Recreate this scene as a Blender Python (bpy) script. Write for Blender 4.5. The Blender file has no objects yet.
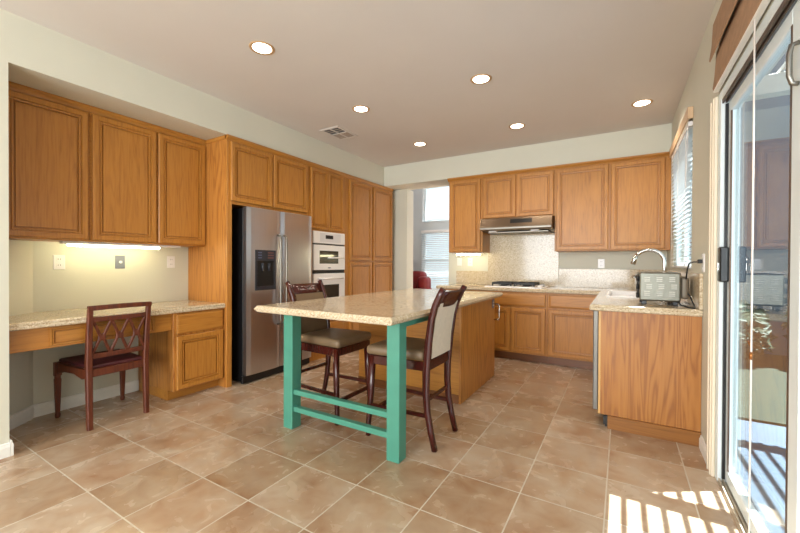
import bpy, bmesh, math, random
from mathutils import Vector, Matrix
random.seed(7)
S = bpy.context.scene
COL = S.collection
R = math.radians

# ------------------------------------------------------------------ camera, sky, sun, exposure
cam = bpy.data.cameras.new('camera'); cam_o = bpy.data.objects.new('camera', cam); COL.objects.link(cam_o)
F_PX, YAW, PITCH, ROLL = 372.7, R(30.573), R(-0.406), R(0.2585)
cam.sensor_fit = 'HORIZONTAL'; cam.sensor_width = 36.0; cam.lens = 36.0 * F_PX / 800.0
cam.clip_start = 0.05
fwd = Vector((-math.sin(YAW) * math.cos(PITCH), math.cos(YAW) * math.cos(PITCH), math.sin(PITCH)))
right0 = Vector((math.cos(YAW), math.sin(YAW), 0)); up0 = right0.cross(fwd)
cr, sr = math.cos(ROLL), math.sin(ROLL)
rt = right0 * cr + up0 * sr; up = -right0 * sr + up0 * cr
m = Matrix((rt, up, -fwd)).transposed().to_4x4(); m.translation = (0, 0, 1.2)
cam_o.matrix_world = m
S.camera = cam_o

W = bpy.data.worlds.new('world'); S.world = W; W.use_nodes = True
bg = W.node_tree.nodes['Background']; bg.inputs['Color'].default_value = (0.86, 0.93, 1.0, 1); bg.inputs['Strength'].default_value = 1.5

sun = bpy.data.lights.new('sun', 'SUN'); sun.energy = 40.0; sun.angle = R(0.35); sun.color = (0.97, 0.98, 1.0)
sun_o = bpy.data.objects.new('sun', sun); COL.objects.link(sun_o)
EL = R(71.5); hd = Vector((0.846, 0.533, 0)).normalized()
SUN = (hd * math.cos(EL) + Vector((0, 0, math.sin(EL))))
sun_o.rotation_euler = SUN.to_track_quat('Z', 'Y').to_euler()

def area(name, loc, target, sx, sy, power, color):
    l = bpy.data.lights.new(name, 'AREA'); l.shape = 'RECTANGLE'; l.size = sx; l.size_y = sy
    l.energy = power; l.color = color
    o = bpy.data.objects.new(name, l); COL.objects.link(o); o.location = loc
    o.rotation_euler = (Vector(loc) - Vector(target)).to_track_quat('Z', 'Y').to_euler()
    return o
# added area lamp, unseen behind the camera, fills the room with even daylight
area('rear_daylight_fill', (-1.4, -3.35, 1.5), (-1.4, 3, 1.3), 3.2, 2.0, 270, (0.93, 0.985, 1.0))

vs = S.view_settings
S.display_settings.display_device = 'sRGB'
vs.view_transform = 'Standard'; vs.look = 'None'; vs.gamma = 1; vs.use_curve_mapping = False
vs.exposure = 0.10

# ------------------------------------------------------------------ materials
def lin(c):
    return tuple((x / 255 / 12.92) if x / 255 <= 0.04045 else ((x / 255 + 0.055) / 1.055) ** 2.4 for x in c) + (1,)
def new_mat(name):
    mt = bpy.data.materials.new(name); mt.use_nodes = True
    nt = mt.node_tree; return mt, nt, nt.nodes['Principled BSDF']
def link(nt, a, b): nt.links.new(a, b)
def coords(nt, kind='Object', scale=(1, 1, 1), rnd=True):
    tc = nt.nodes.new('ShaderNodeTexCoord'); mp = nt.nodes.new('ShaderNodeMapping')
    mp.inputs['Scale'].default_value = scale
    src = tc.outputs[kind]
    if rnd:
        oi = nt.nodes.new('ShaderNodeObjectInfo'); ml = nt.nodes.new('ShaderNodeVectorMath'); ml.operation = 'SCALE'
        cmb = nt.nodes.new('ShaderNodeCombineXYZ')
        for i in range(3): link(nt, oi.outputs['Random'], cmb.inputs[i])
        ml.inputs['Scale'].default_value = 37.0; link(nt, cmb.outputs[0], ml.inputs[0])
        ad = nt.nodes.new('ShaderNodeVectorMath'); link(nt, src, ad.inputs[0]); link(nt, ml.outputs[0], ad.inputs[1])
        src = ad.outputs[0]
    link(nt, src, mp.inputs['Vector'])
    return mp.outputs[0]
def noise(nt, vec, scale, detail=4, rough=0.55, dist=0.0):
    n = nt.nodes.new('ShaderNodeTexNoise'); n.inputs['Scale'].default_value = scale
    n.inputs['Detail'].default_value = detail; n.inputs['Roughness'].default_value = rough; n.inputs['Distortion'].default_value = dist
    link(nt, vec, n.inputs['Vector']); return n.outputs['Fac']
def ramp(nt, fac, stops):
    r = nt.nodes.new('ShaderNodeValToRGB'); e = r.color_ramp.elements
    while len(e) < len(stops): e.new(0.5)
    for el, (p, c) in zip(e, stops): el.position = p; el.color = c
    link(nt, fac, r.inputs[0]); return r.outputs[0]
def mixc(nt, fac, a, b, mode='MIX'):
    mx = nt.nodes.new('ShaderNodeMix'); mx.data_type = 'RGBA'; mx.blend_type = mode
    for sock, v in ((mx.inputs[0], fac), (mx.inputs[6], a), (mx.inputs[7], b)):
        if hasattr(v, 'links'): link(nt, v, sock)
        else: sock.default_value = v
    return mx.outputs[2]
def bump(nt, b, h, strength=0.2, dist=0.002):
    n = nt.nodes.new('ShaderNodeBump'); n.inputs['Strength'].default_value = strength; n.inputs['Distance'].default_value = dist
    link(nt, h, n.inputs['Height']); link(nt, n.outputs[0], b.inputs['Normal'])

def plain(name, c, rough=0.5, metal=0.0, var=0.04, scale=6, spec=0.5, bmp=0.0, bscale=200):
    mt, nt, b = new_mat(name); v = coords(nt)
    c0 = lin(c); lo = tuple(x * (1 - var) for x in c0[:3]) + (1,); hi = tuple(min(1, x * (1 + var)) for x in c0[:3]) + (1,)
    link(nt, ramp(nt, noise(nt, v, scale), [(0.3, lo), (0.7, hi)]), b.inputs['Base Color'])
    b.inputs['Roughness'].default_value = rough; b.inputs['Metallic'].default_value = metal
    b.inputs['Specular IOR Level'].default_value = spec
    if bmp: bump(nt, b, noise(nt, v, bscale, 2), bmp)
    return mt

def wood(name, axis, dark, mid, light, rough=0.38, pattern=0.5):
    mt, nt, b = new_mat(name)
    st = {'x': (0.07, 1, 1), 'y': (1, 0.07, 1), 'z': (1, 1, 0.07)}[axis]
    v = coords(nt, scale=st)
    fine = noise(nt, v, 70, 4, 0.55)
    broad = noise(nt, v, 9, 3, 0.5, 0.6)
    wv = nt.nodes.new('ShaderNodeMath'); wv.operation = 'SINE'
    ml = nt.nodes.new('ShaderNodeMath'); ml.operation = 'MULTIPLY'; ml.inputs[1].default_value = 55
    link(nt, broad, ml.inputs[0]); link(nt, ml.outputs[0], wv.inputs[0])
    rng = nt.nodes.new('ShaderNodeMapRange'); rng.inputs[1].default_value = -1; rng.inputs[2].default_value = 1
    link(nt, wv.outputs[0], rng.inputs[0])
    cA = ramp(nt, fine, [(0.16, dark), (0.46, mid), (0.85, light)])
    cB = ramp(nt, rng.outputs[0], [(0.0, dark), (0.25, mid), (1.0, light)])
    c = mixc(nt, pattern, cA, cB)
    link(nt, c, b.inputs['Base Color'])
    b.inputs['Roughness'].default_value = rough
    bump(nt, b, fine, 0.06, 0.001)
    return mt
OD, OM, OL = lin((142, 86, 32)), lin((178, 118, 47)), lin((188, 130, 57))
OAKZ = wood('oak_vertical_grain', 'z', OD, OM, OL, pattern=0.22)
OAKX = wood('oak_grain_along_x', 'x', OD, OM, OL, pattern=0.22)
OAKY = wood('oak_grain_along_y', 'y', OD, OM, OL, pattern=0.22)
OAKP = wood('oak_plywood_panel', 'z', lin((146, 88, 36)), lin((180, 118, 52)), lin((192, 132, 64)), pattern=0.62)
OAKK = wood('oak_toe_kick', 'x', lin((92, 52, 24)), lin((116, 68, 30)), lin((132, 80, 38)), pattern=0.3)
CHERRY = wood('dark_cherry_wood', 'z', lin((44, 14, 10)), lin((62, 19, 14)), lin((74, 24, 17)), 0.22, 0.3)
MAHOG = wood('reddish_brown_wood', 'z', lin((56, 19, 6)), lin((86, 34, 10)), lin((112, 52, 20)), 0.48, 0.3)

WALL = plain('beige_wall_paint', (208, 205, 189), 0.6, var=0.02, scale=2, bmp=0.08, bscale=120)
CEIL = plain('ceiling_paint', (214, 207, 201), 0.8, var=0.015, scale=2, bmp=0.08, bscale=120)
FARW = plain('pale_grey_wall_paint', (205, 207, 208), 0.7, var=0.02)
TRIM = plain('white_trim_paint', (232, 230, 224), 0.4, var=0.01)
WHITE = plain('white_enamel', (236, 232, 230), 0.22, var=0.01)
VINYL = plain('white_vinyl_frame', (222, 230, 232), 0.4, var=0.02)
BLACK = plain('black_plastic', (16, 16, 18), 0.35, var=0.1)
DARKG = plain('dark_grey_plastic', (44, 46, 54), 0.3, var=0.1)
IRON = plain('cast_iron', (20, 20, 22), 0.5, var=0.2, scale=60)
GREYP = plain('grey_plate_plastic', (120, 124, 136), 0.35, var=0.04)
CHROME = plain('brushed_nickel', (205, 203, 198), 0.18, 1.0, var=0.03, scale=40)
ALU = plain('bronze_aluminium', (92, 74, 62), 0.4, 0.6, var=0.06)
ALUL = plain('pale_aluminium_track', (190, 178, 160), 0.4, 0.4, var=0.05)
TEAL = plain('teal_paint', (72, 138, 118), 0.38, var=0.05, scale=10)
LEATHER = plain('taupe_leather', (118, 96, 72), 0.4, var=0.08, scale=12, bmp=0.15, bscale=260)
LINEN = plain('beige_upholstery', (206, 192, 172), 0.75, var=0.05, scale=30, bmp=0.2, bscale=500)
BURG = plain('burgundy_seat_fabric', (70, 18, 22), 0.6, var=0.15, scale=30)
REDL = plain('red_leather', (134, 30, 28), 0.4, var=0.12, scale=8)
SHADE = plain('brown_woven_shade', (164, 128, 98), 0.85, var=0.12, scale=24, bmp=0.3, bscale=300)
CORD = plain('pale_cord', (226, 214, 204), 0.7)
BRASS = plain('brass', (150, 96, 52), 0.3, 0.8)
CONC = plain('blue_grey_patio_pavers', (66, 82, 96), 0.85, var=0.1, scale=3)
STUCCO = plain('pale_stucco', (150, 152, 156), 0.9, var=0.05, scale=5, bmp=0.4, bscale=90)
PERG = plain('painted_pergola_wood', (206, 204, 198), 0.7, var=0.05)
LEAF = plain('leafy_green', (38, 58, 36), 0.6, var=0.35, scale=14)
BARK = plain('bark_brown', (92, 72, 56), 0.9, var=0.2)
BLINDM = None

def steel(name, c, rough):
    mt, nt, b = new_mat(name); v = coords(nt, scale=(1, 1, 0.01))
    link(nt, ramp(nt, noise(nt, v, 160, 3), [(0.3, tuple(x * .94 for x in lin(c)[:3]) + (1,)), (0.7, lin(c))]), b.inputs['Base Color'])
    b.inputs['Metallic'].default_value = 1; b.inputs['Roughness'].default_value = rough
    b.inputs['Anisotropic'].default_value = 0.4
    return mt
STEEL = steel('stainless_steel', (206, 206, 212), 0.28)
STEELD = steel('satin_steel', (138, 132, 124), 0.4)

def granite():
    mt, nt, b = new_mat('speckled_beige_granite'); v = coords(nt, rnd=False)
    vo = nt.nodes.new('ShaderNodeTexVoronoi'); vo.inputs['Scale'].default_value = 120; link(nt, v, vo.inputs['Vector'])
    sep = nt.nodes.new('ShaderNodeSeparateColor'); link(nt, vo.outputs['Color'], sep.inputs[0])
    n3 = noise(nt, v, 160, 3, 0.7)
    c = ramp(nt, sep.outputs[0], [(0.0, lin((156, 128, 98))), (0.16, lin((172, 148, 116))), (0.28, lin((196, 176, 146))), (0.75, lin((206, 188, 158))), (0.86, lin((224, 210, 186)))])
    c = mixc(nt, 0.35, c, ramp(nt, n3, [(0.3, lin((150, 126, 96))), (0.5, lin((206, 188, 158))), (0.7, lin((226, 212, 188)))]))
    link(nt, c, b.inputs['Base Color']); b.inputs['Roughness'].default_value = 0.12
    return mt
GRAN = granite()

def tile_floor():
    mt, nt, b = new_mat('beige_ceramic_floor_tile')
    tc = nt.nodes.new('ShaderNodeTexCoord'); mp = nt.nodes.new('ShaderNodeMapping'); mp.vector_type = 'TEXTURE'
    mp.inputs['Location'].default_value = (-3.159, 2.398, 0); mp.inputs['Rotation'].default_value = (0, 0, R(-0.229))
    link(nt, tc.outputs['Object'], mp.inputs['Vector'])
    ad = nt.nodes.new('ShaderNodeVectorMath'); ad.inputs[1].default_value = (0.3881 * 40 , 0.3881 * 40, 0)
    link(nt, mp.outputs[0], ad.inputs[0])
    br = nt.nodes.new('ShaderNodeTexBrick'); br.offset = 0; br.squash = 1
    br.inputs['Scale'].default_value = 1; br.inputs['Brick Width'].default_value = 0.3881; br.inputs['Row Height'].default_value = 0.3881
    br.inputs['Mortar Size'].default_value = 0.0036; br.inputs['Mortar Smooth'].default_value = 0.15; br.inputs['Bias'].default_value = 0
    br.inputs['Color1'].default_value = (0, 0, 0, 1); br.inputs['Color2'].default_value = (1, 1, 1, 1); br.inputs['Mortar'].default_value = (.5, .5, .5, 1)
    link(nt, ad.outputs[0], br.inputs['Vector'])
    # every tile gets its own piece of the mottled glaze
    sc = nt.nodes.new('ShaderNodeVectorMath'); sc.operation = 'SCALE'; sc.inputs['Scale'].default_value = 9.0
    link(nt, br.outputs['Color'], sc.inputs[0])
    a2 = nt.nodes.new('ShaderNodeVectorMath'); link(nt, ad.outputs[0], a2.inputs[0]); link(nt, sc.outputs[0], a2.inputs[1])
    n1 = noise(nt, a2.outputs[0], 3.6, 3, 0.5, 0.2); n2 = noise(nt, a2.outputs[0], 8, 3, 0.5, 0.9)
    c1 = ramp(nt, n1, [(0.30, lin((148, 106, 73))), (0.48, lin((178, 151, 123))), (0.66, lin((193, 176, 153)))])
    c2 = ramp(nt, n2, [(0.20, lin((140, 96, 62))), (0.50, lin((178, 150, 121))), (0.80, lin((194, 175, 151)))])
    c = mixc(nt, 0.45, c1, c2)
    tone = ramp(nt, br.outputs['Color'], [(0, (0.80, 0.74, 0.68, 1)), (1, (1.06, 1.08, 1.14, 1))])
    c = mixc(nt, 1.0, c, tone, 'MULTIPLY')
    c = mixc(nt, br.outputs['Fac'], c, lin((204, 192, 174)))
    link(nt, c, b.inputs['Base Color'])
    rr = ramp(nt, n2, [(0.3, (0.20,) * 3 + (1,)), (0.7, (0.30,) * 3 + (1,))]); link(nt, rr, b.inputs['Roughness'])
    inv = nt.nodes.new('ShaderNodeMath'); inv.operation = 'SUBTRACT'; inv.inputs[0].default_value = 1; link(nt, br.outputs['Fac'], inv.inputs[1])
    bump(nt, b, inv.outputs[0], 0.5, 0.003)
    return mt
TILE = tile_floor()

def glass_mat(name, tint):
    mt = bpy.data.materials.new(name); mt.use_nodes = True; nt = mt.node_tree
    for n in list(nt.nodes): nt.nodes.remove(n)
    out = nt.nodes.new('ShaderNodeOutputMaterial'); mx = nt.nodes.new('ShaderNodeMixShader')
    tr = nt.nodes.new('ShaderNodeBsdfTransparent'); tr.inputs[0].default_value = tint
    gl = nt.nodes.new('ShaderNodeBsdfGlossy'); gl.inputs['Roughness'].default_value = 0.0
    fr = nt.nodes.new('ShaderNodeFresnel'); geo = nt.nodes.new('ShaderNodeNewGeometry')
    rg = nt.nodes.new('ShaderNodeMapRange'); rg.inputs[3].default_value = 1.45; rg.inputs[4].default_value = 1 / 1.45
    link(nt, geo.outputs['Backfacing'], rg.inputs[0]); link(nt, rg.outputs[0], fr.inputs['IOR'])
    link(nt, fr.outputs[0], mx.inputs[0]); link(nt, tr.outputs[0], mx.inputs[1]); link(nt, gl.outputs[0], mx.inputs[2])
    link(nt, mx.outputs[0], out.inputs[0]); return mt
GLASS = glass_mat('clear_glass', (0.93, 0.98, 0.98, 1))
OVENG = plain('dark_oven_glass', (58, 52, 44), 0.08, var=0.05)

def blind_mat():
    mt = bpy.data.materials.new('white_blind_slat'); mt.use_nodes = True; nt = mt.node_tree; b = nt.nodes['Principled BSDF']
    b.inputs['Base Color'].default_value = lin((238, 238, 236)); b.inputs['Roughness'].default_value = 0.5
    t = nt.nodes.new('ShaderNodeBsdfTranslucent'); t.inputs[0].default_value = lin((240, 242, 244))
    mx = nt.nodes.new('ShaderNodeMixShader'); mx.inputs[0].default_value = 0.45
    out = nt.nodes['Material Output']; link(nt, b.outputs[0], mx.inputs[1]); link(nt, t.outputs[0], mx.inputs[2]); link(nt, mx.outputs[0], out.inputs[0])
    return mt
BLINDM = blind_mat()
def emit(name, c, s):
    mt, nt, b = new_mat(name); b.inputs['Base Color'].default_value = c
    b.inputs['Emission Color'].default_value = c; b.inputs['Emission Strength'].default_value = s; return mt
BULB = emit('lit_lamp_lens', (1.0, 0.90, 0.74, 1), 9.0)
TUBE = emit('lit_fluorescent_tube', (1.0, 0.93, 0.58, 1), 42.0)
LCD = emit('dim_display', (0.05, 0.06, 0.07, 1), 0.05)

# ------------------------------------------------------------------ mesh helpers
class MB:
    def __init__(s): s.bm = bmesh.new()
    def _merge(s, t):
        me = bpy.data.meshes.new('t'); t.to_mesh(me); t.free(); s.bm.from_mesh(me); bpy.data.meshes.remove(me)
    def box(s, x0, x1, y0, y1, z0, z1, bev=0.0, seg=1, smooth=False):
        t = bmesh.new()
        v = [t.verts.new((x, y, z)) for x in (x0, x1) for y in (y0, y1) for z in (z0, z1)]
        for f in ((0, 1, 3, 2), (4, 6, 7, 5), (0, 4, 5, 1), (2, 3, 7, 6), (0, 2, 6, 4), (1, 5, 7, 3)): t.faces.new([v[i] for i in f])
        bmesh.ops.recalc_face_normals(t, faces=t.faces)
        if bev: bmesh.ops.bevel(t, geom=list(t.edges), offset=bev, segments=seg, affect='EDGES', profile=0.5)
        if smooth:
            for f in t.faces: f.smooth = True
        s._merge(t); return s
    def loft(s, rings, close=True, cap=True, smooth=False):
        t = bmesh.new(); vr = [[t.verts.new(p) for p in r] for r in rings]; n = len(vr[0])
        for a, b in zip(vr, vr[1:]):
            for i in range(n if close else n - 1):
                j = (i + 1) % n; f = t.faces.new((a[i], a[j], b[j], b[i])); f.smooth = smooth
        if cap: t.faces.new(vr[0][::-1]); t.faces.new(vr[-1])
        bmesh.ops.recalc_face_normals(t, faces=t.faces); s._merge(t); return s
    def sweep(s, pts, sizes, side, smooth=False, rnd=0.0):
        """rectangular bar along pts; side = direction the width is measured in; sizes (w, d) or a list of them"""
        pts = [Vector(p) for p in pts]; side = Vector(side).normalized(); rings = []
        for i, p in enumerate(pts):
            tg = (pts[min(i + 1, len(pts) - 1)] - pts[max(i - 1, 0)]).normalized()
            sd = (side - tg * side.dot(tg)).normalized(); nn = tg.cross(sd)
            w, d = sizes[i] if isinstance(sizes, list) else sizes
            w /= 2; d /= 2; c = min(w, d) * 0.3
            rings.append([p + sd * a + nn * b for a, b in ((-w + c, -d), (w - c, -d), (w, -d + c), (w, d - c), (w - c, d), (-w + c, d), (-w, d - c), (-w, -d + c))])
        return s.loft(rings, smooth=smooth)
    def tube(s, pts, r, n=10, cap=True):
        pts = [Vector(p) for p in pts]; rings = []; ref = None
        for i, p in enumerate(pts):
            tg = (pts[min(i + 1, len(pts) - 1)] - pts[max(i - 1, 0)]).normalized()
            if ref is None:
                ref = Vector((0, 0, 1)) if abs(tg.z) < 0.9 else Vector((1, 0, 0))
            ref = (ref - tg * ref.dot(tg)).normalized(); bn = tg.cross(ref)
            rr = r[i] if isinstance(r, (list, tuple)) else r
            rings.append([p + (ref * math.cos(a) + bn * math.sin(a)) * rr for a in [2 * math.pi * k / n for k in range(n)]])
        return s.loft(rings, cap=cap, smooth=True)
    def cyl(s, c, r, h, axis='z', n=24, r2=None):
        d = {'x': Vector((1, 0, 0)), 'y': Vector((0, 1, 0)), 'z': Vector((0, 0, 1))}[axis]; c = Vector(c)
        u = Vector((0, 1, 0)) if axis == 'x' else Vector((1, 0, 0)); w = d.cross(u)
        ring = lambda q, rr: [q + (u * math.cos(a) + w * math.sin(a)) * rr for a in [2 * math.pi * k / n for k in range(n)]]
        return s.loft([ring(c, r), ring(c + d * h, r if r2 is None else r2)])
    def lathe(s, c, prof, n=28, smooth=True):
        c = Vector(c); rings = [[c + Vector((r * math.cos(a), r * math.sin(a), z)) for a in [2 * math.pi * k / n for k in range(n)]] for r, z in prof]
        return s.loft(rings, smooth=smooth)
    def rings(s, o, u, v, n, w, h, prof, capend=True):
        """nested rectangles: prof = [(inset, height along n)...]; closes the back, caps the last ring"""
        o, u, v, n = map(Vector, (o, u, v, n))
        rr = [[o + u * a + v * b + n * d for a, b in ((i, i), (w - i, i), (w - i, h - i), (i, h - i))] for i, d in prof]
        return s.loft(rr)
    def door(s, o, u, v, n, w, h, t=0.024, fr=0.060):
        k = min(1.0, w / 0.26, h / 0.2); fr *= k
        return s.rings(o, u, v, n, w, h, [(0, 0), (0, t - .005), (.005, t), (fr - .021, t), (fr - .018, t - .010), (fr - .011, t - .010), (fr - .009, t - .002), (fr - .002 * k, t - .003),
                                          (fr - .001 * k, t - .020), (fr + .010 * k, t - .020), (fr + .012 * k, t - .009)])
    def drawer(s, o, u, v, n, w, h, t=0.02):
        return s.rings(o, u, v, n, w, h, [(0, 0), (0, t - .006), (.004, t - .003), (.012, t - .001), (.02, t)])
    def slab(s, poly, prof, hole=None):
        """rectilinear CCW polygon with an edge profile [(inset, z)...] from bottom to top; optional rectangular hole"""
        n = len(poly)
        def off(d):
            out = []
            for i in range(n):
                p0, p1, p2 = Vector(poly[i - 1]), Vector(poly[i]), Vector(poly[(i + 1) % n])
                e1 = (p1 - p0).normalized(); e2 = (p2 - p1).normalized()
                n1 = Vector((-e1.y, e1.x)); n2 = Vector((-e2.y, e2.x)); den = 1 + n1.dot(n2)
                out.append(p1 + (n1 + n2) * (d / den))
            return out
        rr = [[(p.x, p.y, z) for p in off(i)] for i, z in prof]
        if hole is None: return s.loft(rr)
        s.loft(rr, cap=False)
        t = bmesh.new(); hx0, hx1, hy0, hy1 = hole
        for ring in (rr[0], rr[-1]):
            z = ring[0][2]
            xs = sorted(set([round(p[0], 5) for p in ring] + [hx0, hx1])); ys = sorted(set([round(p[1], 5) for p in ring] + [hy0, hy1]))
            def inside(x, y):
                c = False
                for i in range(n):
                    (xa, ya, _), (xb, yb, _) = ring[i - 1], ring[i]
                    if (ya > y) != (yb > y) and x < (xb - xa) * (y - ya) / (yb - ya) + xa: c = not c
                return c
            for xa, xb in zip(xs, xs[1:]):
                for ya, yb in zip(ys, ys[1:]):
                    mx, my = (xa + xb) / 2, (ya + yb) / 2
                    if not inside(mx, my) or (hx0 < mx < hx1 and hy0 < my < hy1): continue
                    q = [(xa, ya, z), (xb, ya, z), (xb, yb, z), (xa, yb, z)]
                    t.faces.new([t.verts.new(p) for p in (q if ring is rr[-1] else q[::-1])])
        z0, z1 = rr[0][0][2], rr[-1][0][2]
        for (xa, ya), (xb, yb) in (((hx0, hy0), (hx0, hy1)), ((hx0, hy1), (hx1, hy1)), ((hx1, hy1), (hx1, hy0)), ((hx1, hy0), (hx0, hy0))):
            t.faces.new([t.verts.new(p) for p in ((xa, ya, z0), (xb, yb, z0), (xb, yb, z1), (xa, ya, z1))])
        bmesh.ops.remove_doubles(t, verts=t.verts, dist=1e-6)
        s._merge(t); return s
    def ball(s, c, rx, ry, rz, seg=20, rings=12):
        t = bmesh.new(); bmesh.ops.create_uvsphere(t, u_segments=seg, v_segments=rings, radius=1)
        for v in t.verts: v.co = Vector((v.co.x * rx + c[0], v.co.y * ry + c[1], v.co.z * rz + c[2]))
        for f in t.faces: f.smooth = True
        s._merge(t); return s
    def cushion(s, x0, x1, y0, y1, z0, z1, r=0.02, crown=0.0, taper=0.0):
        """rounded box with a domed top; taper narrows the +x end"""
        t = bmesh.new(); nx = 10; top = []
        s2 = MB(); s2.box(x0, x1, y0, y1, z0, z1, r, 3)
        bmesh.ops.subdivide_edges(s2.bm, edges=[e for e in s2.bm.edges if e.calc_length() > 0.1], cuts=6, use_grid_fill=True)
        cx, cy = (x0 + x1) / 2, (y0 + y1) / 2
        for v in s2.bm.verts:
            a = (v.co.x - cx) / (x1 - x0) * 2; b = (v.co.y - cy) / (y1 - y0) * 2
            if v.co.z > (z0 + z1) / 2: v.co.z += crown * max(0, 1 - a * a) * max(0, 1 - b * b)
            v.co.y = cy + (v.co.y - cy) * (1 + taper * a)
        for f in s2.bm.faces: f.smooth = True
        s._merge(s2.bm); t.free(); return s
    def build(s, name, mat, parent=None, world=True):
        me = bpy.data.meshes.new(name)
        if parent is not None and world:
            off = Vector((0, 0, 0)); p = parent
            while p: off += p.location; p = p.parent
            for v in s.bm.verts: v.co -= off
        s.bm.normal_update(); s.bm.to_mesh(me); s.bm.free()
        me.materials.append(mat)
        o = bpy.data.objects.new(name, me); COL.objects.link(o)
        if parent is not None: o.parent = parent
        return o
def tag(o, label, cat, group=None, kind=None):
    if label: o['label'] = label
    if cat: o['category'] = cat
    if group: o['group'] = group
    if kind: o['kind'] = kind
    return o
def thing(name, label, cat, loc=(0, 0, 0), group=None):
    o = bpy.data.objects.new(name, None); COL.objects.link(o); o.location = loc; o.empty_display_size = 0.1
    return tag(o, label, cat, group)
def struct(name, mb, mat, label=None, cat=None):
    o = mb.build(name, mat); o['kind'] = 'structure'
    if label: o['label'] = label
    o['category'] = cat or name.split('_')[0]
    return o
def copy_thing(o, label=None, loc=None, rz=None, parent=None):
    c = o.copy(); COL.objects.link(c)
    if parent is not None: c.parent = parent
    if loc is not None: c.location = loc
    if rz is not None: c.rotation_euler = (0, 0, rz)
    if label: c['label'] = label
    for ch in list(o.children): copy_thing(ch, parent=c)
    return c
FX = dict(u=(0, 1, 0), v=(0, 0, 1), n=(1, 0, 0))        # fronts that face +x (left wall run)
FY = dict(u=(1, 0, 0), v=(0, 0, 1), n=(0, -1, 0))       # fronts that face -y (range wall run)

# ------------------------------------------------------------------ room shell
CH = 2.74; SZ = 2.43
XL, XA, XR, YB = -3.25, -3.90, 0.47, 5.33
struct('floor', MB().box(-6.2, 0.555, -4.0, 8.2, -0.12, 0.0), TILE, 'beige square ceramic floor tiles with pale grout', 'floor')
struct('ceiling', MB().box(-4.0, 0.555, -4.0, 5.43, CH, CH + 0.1), CEIL, 'flat beige painted kitchen ceiling', 'ceiling')
struct('wall_left', MB().box(XL - 0.12, XL, -4.0, 0.654, 0, CH), WALL)
struct('wall_left_return', MB().box(XA, XL, 0.655, 0.753, 0, SZ), WALL)
struct('wall_left_alcove', MB().box(XA - 0.12, XA, 0.655, YB + 0.10, 0, CH), WALL)
mb = MB(); mb.loft([[(XA, 0.753, z), (-3.66, 0.753, z), (-3.87, 1.005, z), (XA, 1.035, z)] for z in (0, 1.36)])
struct('wall_left_corner', mb, WALL)
struct('soffit_left', MB().box(XA, XL, 0.655, YB + 0.10, SZ, CH), WALL, 'boxed soffit over the left cabinet run', 'soffit')
struct('soffit_back', MB().box(XL, XR, 4.99, YB + 0.10, SZ, CH), WALL, 'boxed soffit over the range wall cabinets', 'soffit')
struct('wall_back', MB().box(-2.275, XR, YB, YB + 0.10, 0, SZ), WALL)
struct('wall_back_stub', MB().box(XA, -3.022, YB, YB + 0.22, 0, SZ), WALL)
WY0, WY1, WZ0, WZ1 = 3.60, 4.74, 1.17, 2.33          # kitchen window hole
DY0, DY1, DZ1 = 0.55, 2.72, 2.16                     # sliding door hole
XO = 0.555
mb = MB()
mb.box(XR, XO, DY1, WY0, 0, CH); mb.box(XR, XO, WY1, YB + 0.1, 0, CH)
mb.box(XR, XO, WY0, WY1, 0, WZ0); mb.box(XR, XO, WY0, WY1, WZ1, CH)
mb.box(XR, XO, DY0, DY1, DZ1, CH); mb.box(XR, XO, -4.0, DY0, 0, CH)
struct('wall_right', mb, WALL)
# wall behind the camera with its wide window hole
mb = MB(); mb.box(-3.37, XO, -4.0, -3.9, 0, 0.4); mb.box(-3.37, XO, -4.0, -3.9, 2.5, CH)
mb.box(-3.37, -3.1, -4.0, -3.9, 0.4, 2.5); mb.box(0.3, XO, -4.0, -3.9, 0.4, 2.5)
struct('wall_front', mb, WALL)
# room beyond the opening
FY0 = 7.55
mb = MB(); X0, X1 = -3.87, -2.3
mb.box(-6.2, X0, FY0, FY0 + 0.14, 0, 3.6); mb.box(X1, -1.0, FY0, FY0 + 0.14, 0, 3.6)
mb.box(X0, X1, FY0, FY0 + 0.14, 0, 0.62); mb.box(X0, X1, FY0, FY0 + 0.14, 1.93, 2.16); mb.box(X0, X1, FY0, FY0 + 0.14, 2.96, 3.6)
struct('wall_far', mb, FARW)
struct('wall_far_left', MB().box(-6.3, -6.2, YB + 0.1, FY0 + 0.14, 0, 3.6), FARW)
struct('wall_far_near', MB().box(-6.2, -4.02, YB + 0.10, YB + 0.22, 0, 3.6), FARW)
struct('ceiling_far', MB().box(-6.2, -1.0, YB + 0.23, FY0 + 0.14, 3.6, 3.7), FARW)

def base(name, pts, side, h=0.085, t=0.014):
    """baseboard along a polyline on the floor"""
    mb = MB()
    for (a, b) in zip(pts, pts[1:]):
        a = Vector((a[0], a[1], 0)); b = Vector((b[0], b[1], 0)); d = (b - a).normalized(); nn = Vector((-d.y, d.x, 0)) * side
        prof = [(0, 0), (t, 0), (t, h * .7), (t * .6, h * .85), (t * .6, h * .95), (0.003, h), (0, h)]
        mb.loft([[q + nn * (p + 0.0005) + Vector((0, 0, z)) for p, z in prof] for q in (a, b)])
    return struct(name, mb, TRIM, None, 'baseboard')
base('baseboard_left', [(XL, -3.9), (XL, 0.753)], -1)
mb = MB(); mb.box(XL, XL + 0.02, 0.766, 0.785, 0, .1, .003)
base('baseboard_left_return', [(XL + .014, 0.754), (-3.655, 0.754), (-3.87, 1.005), (XA, 1.03), (XA, 1.7625)], -1, 0.1)
base('baseboard_right', [(XR, 3.11), (XR, 2.845)], -1)

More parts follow.
